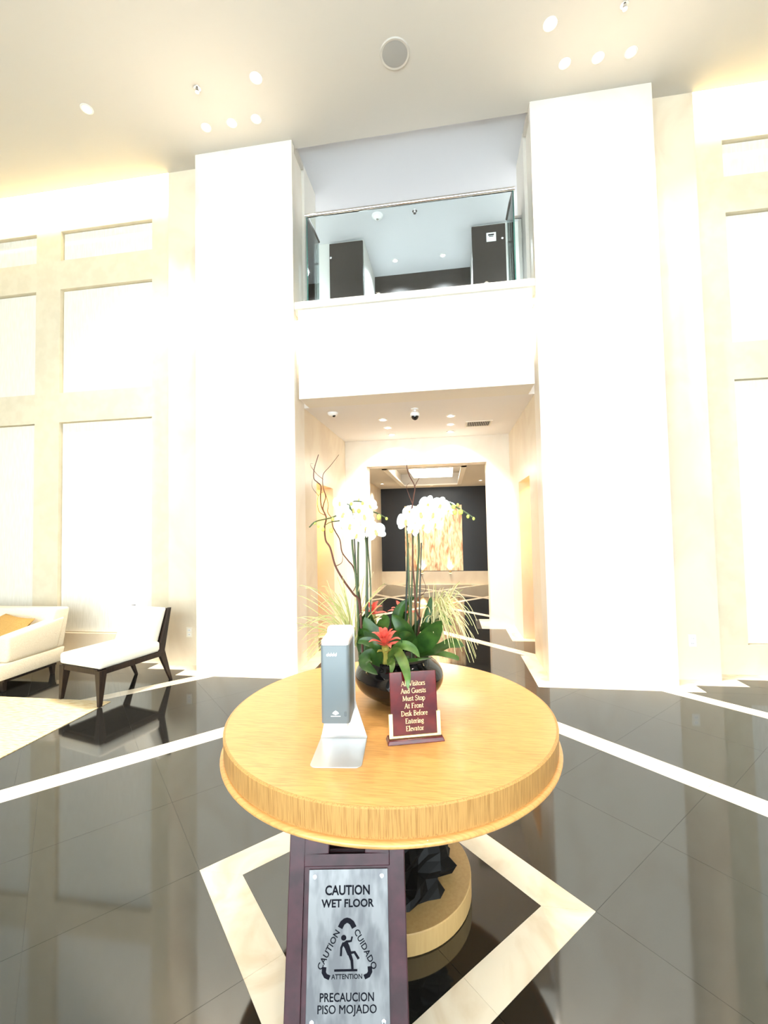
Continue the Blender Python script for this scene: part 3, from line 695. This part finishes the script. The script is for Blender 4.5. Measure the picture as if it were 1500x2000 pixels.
ic = Vector((pcx-.003, yy(.196), Zp))
text_mesh('CAUTION', .0225, 'blackprint', pl_, ic+Vector((-.0475,-.004,0)), .0004, 1.05, math.radians(59))
text_mesh('CUIDADO', .0225, 'blackprint', pl_, ic+Vector((.0475,-.004,0)), .0004, 1.05, math.radians(-59))
text_mesh('ATTENTION', .0160, 'blackprint', pl_, ic+Vector((0,-.0685,0)), .0003, 1.0)
def flat(b, pts, w0, w1=None, z=0):
    w1 = w1 if w1 is not None else w0
    pts = [Vector(p) for p in pts]; n = len(pts); A = []; B = []
    for i, p in enumerate(pts):
        d = (pts[min(i+1,n-1)]-pts[max(i-1,0)]).normalized(); nn = Vector((-d.y,d.x)); h = (w0+(w1-w0)*i/(n-1))/2
        A.append(p-nn*h); B.append(p+nn*h)
    b.add([(p.x,p.y,z) for p in A]+[(p.x,p.y,z) for p in B], [(i,i+1,n+i+1,n+i) for i in range(n-1)])
ib = MB()
flat(ib, [(-.021,.058),(-.014,.071),(-.006,.077),(0,.0785),(.006,.077),(.014,.071),(.021,.058)], .015)
flat(ib, [(-.066,-.046),(-.067,-.060),(-.062,-.069),(-.050,-.074)], .013)
flat(ib, [(.066,-.046),(.067,-.060),(.062,-.069),(.050,-.074)], .013)
flat(ib, [(-.037,-.0555),(.030,-.0555)], .006)
ib.add([(-.010+.0078*math.cos(a*PI/8), .031+.0078*math.sin(a*PI/8), 0) for a in range(16)], [tuple(range(16))])
flat(ib, [(-.008,.020),(.000,.006),(.008,-.014)], .017, .013, .00001)
flat(ib, [(-.010,.018),(-.017,.004),(-.018,-.018)], .007, .006, .00002)
flat(ib, [(-.004,.020),(.012,.022),(.015,.034)], .007, .005, .00003)
flat(ib, [(.007,-.012),(.014,-.030),(.016,-.053)], .010, .007, .00004)
flat(ib, [(.008,-.010),(.022,-.008),(.034,-.026)], .008, .007, .00005)
o = ib.build('pictogram', 'blackprint', pl_); o.location = ic; o.scale = (1,.88,1)

# ------------------------------------------------------------------ planter
PX, PY = -.245, 2.02
pt = thing('planter_bowl', 'round glossy black planter bowl on the oak table', 'planter', (PX,PY,TZ))
prof = [(0,.004),(.09,0),(.10,.004)]+[(.205*math.sin(math.radians(a)), .112-.112*math.cos(math.radians(a))*1.0) for a in range(36,136,6)]
prof += [(.147,.200),(.139,.197),(.142,.186)]
MB().lathe(prof, 56).build('bowl', 'pot', pt, smooth=True, angle=50)
MB().lathe([(0,.186),(.1,.184),(.150,.178)], 32).build('soil', 'soil', pt, smooth=True)
SZ = TZ+.165
def wprof(n, W, tip=.6, base=.45): return [W*min(1, base+3*i/(n-1))*min(1, ((1-i/(n-1))*2.2+.001))**tip for i in range(n)]
def leaf(parent, org, pts, W, m='leaf', nrm=(0,-1,.6), fold=.25, tip=.6, name='leaf', base=.45):
    c = cr(pts, 5); MB().strip(c, wprof(len(c), W, tip, base), Vector(nrm), fold).build(name, m, parent, smooth=True, org=org, angle=180)
def bract(parent, org, b, d, L_, W, name='bract', m='bract'):
    d = d.normalized(); s = Vector((0,0,1))
    pts = [b, b+d*L_*.35+s*L_*.10, b+d*L_*.72+s*L_*.10, b+d*L_-s*L_*.06]
    c = cr(pts, 3); MB().strip(c, wprof(len(c), W, .8, .5), Vector((0,-.2,1)), .3).build(name, m, parent, smooth=True, org=org, angle=180)
def bromeliad(label, base, top, sc, leaves, nb=16):
    t = thing('bromeliad', label, 'plant', base, 0, 'bromeliads')
    MB().tube(cr([base, (base+top)/2+Vector((.004,0,0)), top]), [.012*sc]*9+[.016*sc]*4, 8).build('stalk', 'bract_stalk', t, smooth=True, org=base)
    for k in range(nb):
        ring_ = k/(nb-1); a = k*2.399+.4
        el = .05+ring_*1.05
        d = Vector((math.cos(a)*math.cos(el), math.sin(a)*math.cos(el)-.12, math.sin(el)))
        bract(t, base, top+Vector((0,0,ring_*.03*sc)), d, (.094-.034*ring_)*sc, .0125*sc)
    for k in range(5):
        a = k*1.26; bract(t, base, top-Vector((0,0,.022*sc)), Vector((math.cos(a), math.sin(a), .1)), .04*sc, .012*sc, 'sepal', 'bract_stalk')
    for pts, W, m in leaves: leaf(t, base, [base]+pts, W*1.35, m)
    return t
A_ = at
b1 = A_(752,1300,1.90)
bromeliad('coral red bromeliad in front, leaves hanging over the planter rim', b1, A_(752,1262,1.87), 1.0, [
    ([A_(725,1280,1.86), A_(712,1296,1.83), A_(738,1318,1.80)], .022, 'leaf'),
    ([A_(772,1272,1.82), A_(786,1290,1.70), A_(795,1318,1.625), A_(797,1347,1.605)], .0145, 'leaf_light'),
    ([A_(762,1290,1.84), A_(766,1300,1.80), A_(763,1318,1.78)], .011, 'leaf_light'),
    ([A_(780,1262,1.86), A_(805,1266,1.84), A_(820,1284,1.82)], .015, 'leaf_light'),
    ([A_(738,1262,1.87), A_(712,1252,1.86), A_(698,1256,1.85)], .016, 'leaf'),
    ([A_(735,1250,1.95), A_(722,1228,1.97), A_(712,1205,1.99)], .030, 'leaf'),
    ([A_(775,1240,1.95), A_(790,1230,1.98), A_(800,1222,2.0)], .02, 'leaf')])
b2 = A_(735,1262,2.12)
bromeliad('red bromeliad behind the wide dark leaves beside the dispenser', b2, A_(728,1200,2.14), .85, [
    ([A_(720,1235,2.06), A_(718,1215,2.04), A_(722,1195,2.03)], .036, 'leaf'),
    ([A_(742,1232,2.06), A_(752,1212,2.05), A_(748,1200,2.04)], .022, 'leaf_light'),
    ([A_(716,1245,2.04), A_(708,1232,2.02), A_(706,1222,2.0)], .02, 'leaf')], 11)
b3 = A_(790,1262,2.14)
bromeliad('red bromeliad at the back between the two orchids', b3, A_(786,1200,2.14), .9, [
    ([A_(774,1218,2.08), A_(784,1186,2.07), A_(812,1164,2.06)], .020, 'leaf'),
    ([A_(778,1232,2.1), A_(790,1205,2.1), A_(796,1180,2.1)], .018, 'leaf_light'),
    ([A_(812,1230,2.1), A_(826,1215,2.1), A_(838,1206,2.1)], .018, 'leaf')], 11)

# orchids
def petal_mesh(name, a, b, cup, m):
    mb = MB(); vs = []; nr, ns = 5, 14
    vs.append((0,0,0)); 
    for r in range(1, nr+1):
        f_ = r/nr
        for i in range(ns):
            t = 2*PI*i/ns; x = a*f_*math.sin(t); y = b*(1-f_*math.cos(t)*1.0)*.5*2/2+ b*0
            y = b*.5-b*.5*f_*math.cos(t); vs.append((x, y, cup*((x/a)**2-.4*(y/b)**2)*a))
    vs[0] = (0, b*.5, -.1*cup*a)
    fs = [(0, 1+i, 1+(i+1) % ns) for i in range(ns)]
    for r in range(nr-1):
        for i in range(ns): fs.append((1+r*ns+i, 1+(r+1)*ns+i, 1+(r+1)*ns+(i+1)%ns, 1+r*ns+(i+1)%ns))
    me = bpy.data.meshes.new(name); me.from_pydata(vs, [], fs); me.update(); me.polygons.foreach_set('use_smooth', [True]*len(me.polygons)); me.materials.append(MATS[m]); return me
PET = petal_mesh('petal', .026, .044, .5, 'petal'); SEP = petal_mesh('sepal', .015, .046, .4, 'petal')
lipb = MB().ball((0,0,.006), .006, .007, .007, 10, 6).ball((0,-.009,.009), .007, .010, .004, 10, 6)
LIP = lipb.build('lip_tmp', 'lip', None, smooth=True); LIPM = LIP.data; bpy.data.objects.remove(LIP)
BUDM = None
def flower(parent, org, p, face, sc, roll):
    o = bpy.data.objects.new('flower', LIPM); C.objects.link(o); o.parent = parent
    o.location = p-org; o.scale = (sc,)*3
    q = Vector(face).to_track_quat('Z', 'Y') @ Matrix.Rotation(roll, 3, 'Z').to_quaternion()
    o.rotation_euler = q.to_euler()
    for k, (a, me, tl) in enumerate(((0,SEP,-.12),(125,SEP,-.12),(235,SEP,-.12),(72,PET,.08),(288,PET,.08))):
        c = bpy.data.objects.new('petal', me); C.objects.link(c); c.parent = o
        c.rotation_euler = (Matrix.Rotation(math.radians(a), 3, 'Z') @ Matrix.Rotation(tl+random.uniform(-.15,.15), 3, 'X')).to_euler()
        c.location = (0,0,.001*k)
def bud(parent, org, p, r, m='bud'):
    b = MB().ball(p, r, r*.9, r*1.25, 10, 7); b.build('bud', m, parent, smooth=True, org=org)
def orchid(label, base, stems, flowers, buds, leaves, stakes):
    t = thing('orchid', label, 'plant', base, 0, 'white orchids')
    for pts, r in stems: c = cr(pts, 6); MB().tube(c, [r*1.35*(1-.5*i/len(c)) for i in range(len(c))], 7).build('stem', 'stemgreen', t, smooth=True, org=base)
    for a, b, r in stakes: MB().tube([a, b], r, 7).build('stake', 'stake', t, smooth=True, org=base)
    for p, sc in flowers:
        flower(t, base, p, Vector((random.uniform(-.35,.35), -1, random.uniform(-.15,.25))), sc, random.uniform(-.4,.4))
    for p, r in buds: bud(t, base, p, r)
    for pts, W, m, nr in leaves: leaf(t, base, pts, W*1.12, m, nr, .22, .5)
    return t
ob = A_(703,1285,2.0)
orchid('white orchid on tall stems leaning beside the dispenser and willow twigs', ob,
  [([A_(702,1285,2.0), A_(697,1150,2.0), A_(688,1060,1.98), A_(690,1015,1.96), A_(678,985,1.95), A_(655,1008,1.92), A_(618,1018,1.9), A_(604,1030,1.89)], .0042),
   ([A_(705,1285,2.03), A_(700,1170,2.03), A_(700,1060,2.02), A_(708,1010,2.0), A_(728,1000,1.98), A_(755,1012,1.95)], .0042),
   ([A_(712,1280,2.02), A_(716,1150,2.04), A_(715,1060,2.04), A_(704,1030,2.02), A_(682,1000,2.0), A_(690,980,1.99), A_(708,980,1.98)], .0040),
   ([A_(722,1280,2.02), A_(724,1150,2.06), A_(718,1060,2.06), A_(722,1030,2.05)], .0035),
   ([A_(663,1017,1.93), A_(645,1020,1.9), A_(632,1028,1.89)], .0022)],
  [(A_(664,982,1.93),.85),(A_(672,1004,1.90),1.0),(A_(690,996,1.97),.95),(A_(685,1026,1.89),1.05),(A_(697,1045,1.92),.9),(A_(712,1008,1.93),1.05),(A_(722,988,2.0),.85),(A_(716,1032,1.95),.9),(A_(734,1038,1.90),1.05),(A_(668,1028,1.95),.85),(A_(702,975,2.0),.7)],
  [(A_(615,1022,1.9),.006),(A_(622,1028,1.9),.0055),(A_(631,1034,1.89),.008),(A_(647,1036,1.89),.009),(A_(650,1014,1.9),.007),(A_(701,998,1.88),.009),(A_(708,983,1.95),.007),(A_(686,984,1.95),.007),(A_(740,1010,1.93),.011),(A_(755,1013,1.94),.006)],
  [([A_(705,1275,1.98), A_(712,1245,1.97), A_(702,1228,1.95)], .03, 'leaf', (0,-1,.5))],
  [(A_(720,1288,2.03), A_(716,1050,2.05), .0042),(A_(704,1288,2.06), A_(692,1050,2.04), .0036)])
ob2 = A_(806,1285,2.02)
orchid('white orchid with an arching bud tip in front of the far artwork', ob2,
  [([A_(806,1285,2.02), A_(800,1180,2.02), A_(797,1080,2.02), A_(795,1035,2.0), A_(796,1015,1.97)], .0042),
   ([A_(812,1285,2.04), A_(812,1180,2.05), A_(818,1080,2.04), A_(818,1030,2.02), A_(830,985,1.99), A_(860,975,1.96), A_(890,990,1.93), A_(908,1000,1.91), A_(925,1012,1.9)], .0045),
   ([A_(804,1285,2.0), A_(803,1200,2.03), A_(806,1100,2.03), A_(808,1045,2.01), A_(820,1020,1.99)], .0036)],
  [(A_(794,1018,1.94),1.1),(A_(800,1000,1.99),.8),(A_(806,1036,2.0),.7),(A_(822,1004,1.94),1.1),(A_(836,986,1.97),1.0),(A_(828,1026,1.96),.95),(A_(846,1004,1.93),1.0),(A_(860,988,1.93),1.0),(A_(876,994,1.96),.85),(A_(850,1024,1.99),.7)],
  [(A_(886,990,1.92),.009),(A_(888,1001,1.91),.009),(A_(900,1000,1.9),.010),(A_(894,986,1.93),.006),(A_(914,1009,1.9),.007),(A_(925,1013,1.9),.006)],
  [([A_(810,1275,1.98), A_(838,1245,1.92), A_(862,1212,1.88)], .040, 'leaf', (.4,-1,.3)),
   ([A_(815,1275,1.98), A_(850,1268,1.92), A_(880,1256,1.88), A_(906,1262,1.86)], .036, 'leaf', (0,-.5,1)),
   ([A_(815,1282,1.98), A_(850,1275,1.95), A_(885,1282,1.92), A_(896,1290,1.9)], .018, 'leaf_light', (0,-.4,1)),
   ([A_(808,1270,1.95), A_(790,1232,1.92), A_(766,1200,1.92)], .032, 'leaf', (-.3,-1,.4)),
   ([A_(806,1265,1.97), A_(795,1248,1.88), A_(780,1236,1.86)], .028, 'leaf', (0,-1,.5)),
   ([A_(832,1215,2.0), A_(838,1190,2.0), A_(842,1165,2.0)], .014, 'leaf', (0,-1,0)),
   ([A_(815,1270,2.05), A_(850,1205,2.02), A_(885,1222,1.98)], .026, 'leaf', (0,-.6,1)),
   ([A_(800,1282,1.95), A_(770,1292,1.88), A_(800,1290,1.85), A_(845,1285,1.84)], .012, 'leaf', (0,-.6,1))],
  [(A_(790,1285,2.06), A_(797,1060,2.03), .0045),(A_(816,1285,2.05), A_(823,1060,2.05), .0035)])

# curly willow twigs
def twig(label, org, paths):
    t = thing('willow_twig', label, 'branch', org, 0, 'curly willow twigs')
    for pts, r in paths:
        c = cr(pts, 5); MB().tube(c, [r*(1-.72*i/len(c)) for i in range(len(c))], 6).build('twig', 'twig', t, smooth=True, org=org)
TW = lambda L_, y: [A_(a, b, y+.02*math.sin(i*1.3)) for i, (a, b) in enumerate(L_)]
tw0 = A_(709,1285,1.98)
twig('tall curly willow twig forking high above the dispenser', tw0, [
  (TW([(709,1285),(702,1180),(690,1160),(672,1135),(655,1105),(645,1070),(636,1055),(634,1030),(637,1010),(628,990),(626,970),(627,950),(620,942),(613,934),(614,915),(622,888)], 1.98), .0062),
  (TW([(637,1010),(631,995),(632,985),(636,970),(632,955),(630,940),(632,925),(645,910),(662,888)], 2.0), .0034),
  (TW([(634,1006),(624,1000),(620,985),(622,968),(632,960)], 2.02), .0022),
  (TW([(631,936),(618,925),(606,908),(612,905)], 2.03), .0018),
  (TW([(622,968),(610,952),(610,935)], 2.03), .0018)])
tw1 = A_(712,1285,2.02)
twig('shorter curly willow twig winding behind the orchid stems', tw1, [
  (TW([(712,1285),(704,1180),(698,1140),(690,1108),(680,1095),(668,1078),(664,1055),(656,1040),(650,1028),(647,1012),(640,1000),(641,985),(636,965)], 2.04), .0046),
  (TW([(656,1106),(668,1098),(669,1080)], 2.02), .0024),
  (TW([(690,1155),(700,1130),(690,1110)], 2.02), .0024)])
tw2 = A_(812,1285,2.0)
twig('curly willow twig rising between the flowers of the arching orchid', tw2, [
  (TW([(812,1285),(818,1230),(822,1212),(812,1190),(810,1150),(806,1100),(806,1060),(804,1025),(802,1010),(805,990),(808,970),(810,950),(800,930),(795,915),(793,900),(780,890)], 2.0), .0058),
  (TW([(810,950),(818,935),(832,914)], 2.02), .0022),
  (TW([(806,985),(798,965),(794,950),(800,943)], 2.03), .002),
  (TW([(813,1170),(826,1160),(832,1150),(826,1130),(818,1110)], 2.03), .002)])
# grass clumps
def grass(label, base, specs, m):
    t = thing('grass_plant', label, 'plant', base, 0, 'ornamental grasses')
    for mm, lo in m:
        b = MB()
        for k in range(lo):
            px, py, spread, dy = specs(k)
            tip = A_(px, py, 2.03+dy); st = base+Vector((random.uniform(-.02,.02), random.uniform(-.02,.02), 0))
            mid = st.lerp(tip, .5)+Vector((0, random.uniform(-.02,.02), spread))
            c = cr([st, st.lerp(mid,.55)+Vector((0,0,spread*.25)), mid, tip.lerp(mid,.35)+Vector((0,0,spread*.15)), tip], 3)
            b.strip(c, [.0024*(1-.8*i/len(c))+.0003 for i in range(len(c))], Vector((.2,-1,.2)), .1)
        o = b.build('blades', mm, t, org=base); o['kind'] = 'stuff'
rg = random.Random(11)
def lg_(k):
    a = rg.random()
    if a < .55: return (rg.uniform(578,640), rg.uniform(1135,1290), rg.uniform(.02,.11), rg.uniform(-.2,.1))
    if a < .85: return (rg.uniform(625,700), rg.uniform(1112,1190), rg.uniform(.0,.05), rg.uniform(-.12,.15))
    return (rg.uniform(700,765), rg.uniform(1110,1205), rg.uniform(.01,.06), rg.uniform(-.1,.1))
def rg_(k):
    a = rg.random()
    if a < .5: return (rg.uniform(860,938), rg.uniform(1190,1295), rg.uniform(.10,.19), rg.uniform(-.22,.05))
    if a < .8: return (rg.uniform(835,905), rg.uniform(1130,1195), rg.uniform(.01,.08), rg.uniform(-.1,.15))
    return (rg.uniform(815,890), rg.uniform(1185,1250), rg.uniform(.06,.14), rg.uniform(-.2,.0))
grass('thin pale green grass fanning out behind the dispenser', A_(690,1262,2.06), lg_, (('grass', 46), ('grass_dry', 22)))
grass('thin straw coloured grass drooping beside the arching orchid', A_(846,1250,2.08), rg_, (('grass_dry', 60), ('grass', 30)))

# ------------------------------------------------------------------ armchair
ch = thing('slipper_chair', 'armless white slipper chair with dark wooden frame', 'chair', (-3.405,3.565,0), math.radians(-14.5))
hw = .29; dp = .60
def leg(x, y, x2, y2, z1, a=.022, b=.032, z0=.006):
    return MB().hexa([(x2-a/2,y2-a/2,z0),(x2+a/2,y2-a/2,z0),(x2+a/2,y2+a/2,z0),(x2-a/2,y2+a/2,z0)],[(x-b,y-b,z1),(x+b,y-b,z1),(x+b,y+b,z1),(x-b,y+b,z1)])
for sx in (-1, 1):
    leg(sx*(hw-.036), .037, sx*(hw-.017), .014, .325, .030, .036).build('leg', 'chairwood', ch, bevel=.003)
    MB().hexa([(sx*(hw-.028)-.014,.765,0),(sx*(hw-.028)+.014,.765,0),(sx*(hw-.028)+.014,.79,0),(sx*(hw-.028)-.014,.79,0)],
              [(sx*(hw-.022)-.020,.60,.36),(sx*(hw-.022)+.020,.60,.36),(sx*(hw-.022)+.020,.68,.36),(sx*(hw-.022)-.020,.68,.36)]).build('leg', 'chairwood', ch, bevel=.003)
    MB().hexa([(sx*(hw-.018)-.018,.61,.32),(sx*(hw-.018)+.018,.61,.32),(sx*(hw-.018)+.018,.68,.32),(sx*(hw-.018)-.018,.68,.32)],
              [(sx*(hw-.018)-.016,.735,.765),(sx*(hw-.018)+.016,.735,.765),(sx*(hw-.018)+.016,.765,.765),(sx*(hw-.018)-.016,.765,.765)]).build('back_post', 'chairwood', ch, bevel=.003)
    MB().box(sx*(hw-.02)-.02,.06,.285,sx*(hw-.02)+.02,.63,.335).build('seat_rail', 'chairwood', ch, bevel=.003)
MB().box(-hw+.04,.005,.285,hw-.04,.045,.335).build('seat_rail', 'chairwood', ch, bevel=.003)
MB().box(-hw+.04,.61,.285,hw-.04,.65,.335).build('seat_rail', 'chairwood', ch, bevel=.003)
MB().box(-hw+.035,.04,.290,hw-.035,.615,.30).build('dust_cover', 'blackwood', ch)
MB().box(-hw,.0,.335,hw,.63,.44).build('seat_cushion', 'fabric_white', ch, smooth=True, bevel=.028, seg=4)
MB().hexa([(-hw+.036,.50,.42),(hw-.036,.50,.42),(hw-.036,.635,.42),(-hw+.036,.635,.42)],[(-hw+.036,.645,.775),(hw-.036,.645,.775),(hw-.036,.742,.765),(-hw+.036,.742,.765)]).build('backrest', 'fabric_white', ch, smooth=True, bevel=.025, seg=4)
MB().hexa([(-hw+.036,.640,.34),(hw-.036,.640,.34),(hw-.036,.662,.34),(-hw+.036,.662,.34)],[(-hw+.036,.744,.755),(hw-.036,.744,.755),(hw-.036,.762,.755),(-hw+.036,.762,.755)]).build('back_panel', 'chairwood', ch)

# ------------------------------------------------------------------ sofa, pillow, rug
so = thing('sofa', 'cream upholstered sofa along the panelled wall', 'sofa', (-5.45,4.1,0))
W = 1.07
MB().hexa([(-W,-.42,.13),(W,-.42,.13),(W,.26,.13),(-W,.26,.13)],[(-W,-.44,.285),(W,-.44,.285),(W,.30,.285),(-W,.30,.285)]).build('base', 'fabric_cream', so, smooth=True, bevel=.012, seg=2)
MB().hexa([(-W+.01,.05,.285),(W-.01,.05,.285),(W-.01,.30,.285),(-W+.01,.30,.285)],[(-W-.0,.17,.735),(W+.0,.17,.735),(W+.0,.37,.725),(-W-.0,.37,.725)]).build('backrest', 'fabric_cream', so, smooth=True, bevel=.03, seg=3)
for sx in (-1, 1):
    x0, x1 = (W-.13, W) if sx > 0 else (-W, -W+.13)
    MB().hexa([(x0,-.36,.285),(x1,-.36,.285),(x1,.22,.285),(x0,.22,.285)],[(x0-.0,-.36,.55),(x1+.01,-.36,.55),(x1+.01,.30,.635),(x0,.30,.635)]).build('arm', 'fabric_cream', so, smooth=True, bevel=.035, seg=4)
for k in range(2):
    x0 = -W+.135+k*(W-.135); MB().box(x0+.004,-.45,.29,x0+W-.139,.12,.425).build('seat_cushion', 'fabric_cream', so, smooth=True, bevel=.035, seg=4)
MB().box(-W+.03,-.36,.10,W-.03,.22,.13).build('plinth_rail', 'chairwood', so)
for sx in (-1, 1):
    for y in (-.34, .20): leg(sx*(W-.07), y, sx*(W-.06), y, .13, .03, .025, .006 if y < 0 else 0).build('leg', 'chairwood', so)
pw = MB(); nn_ = 10; vs = []
for sgn in (1, -1):
    for i in range(nn_+1):
        for j in range(nn_+1):
            u = i/nn_*2-1; v = j/nn_*2-1; e = max(0, (1-u**4)*(1-v**4))
            vs.append((u*.24*(1-.06*(1-v*v)*0), sgn*.07*e**.6, v*.19*(1-.10*(1-u*u))))
K = nn_+1
for s_ in (0, 1):
    for i in range(nn_):
        for j in range(nn_):
            a = s_*K*K+i*K+j; q = (a, a+K, a+K+1, a+1); pw.f.append(q if s_ == 0 else q[::-1])
pw.v = [Vector(p) for p in vs]
po = pw.build('throw_pillow', 'fabric_gold', None, smooth=True, angle=180); po.location = (-4.76,4.035,.545); po.rotation_euler = (math.radians(-50), math.radians(4), math.radians(-10))
tag(po, 'mustard gold throw pillow leaning inside the sofa arm', 'pillow')
rug = MB().box(-6.9,1.35,.0005,-3.14,3.64,.0055).build('area_rug', 'rug', None); tag(rug, 'straw coloured woven area rug under the chair and sofa', 'rug')
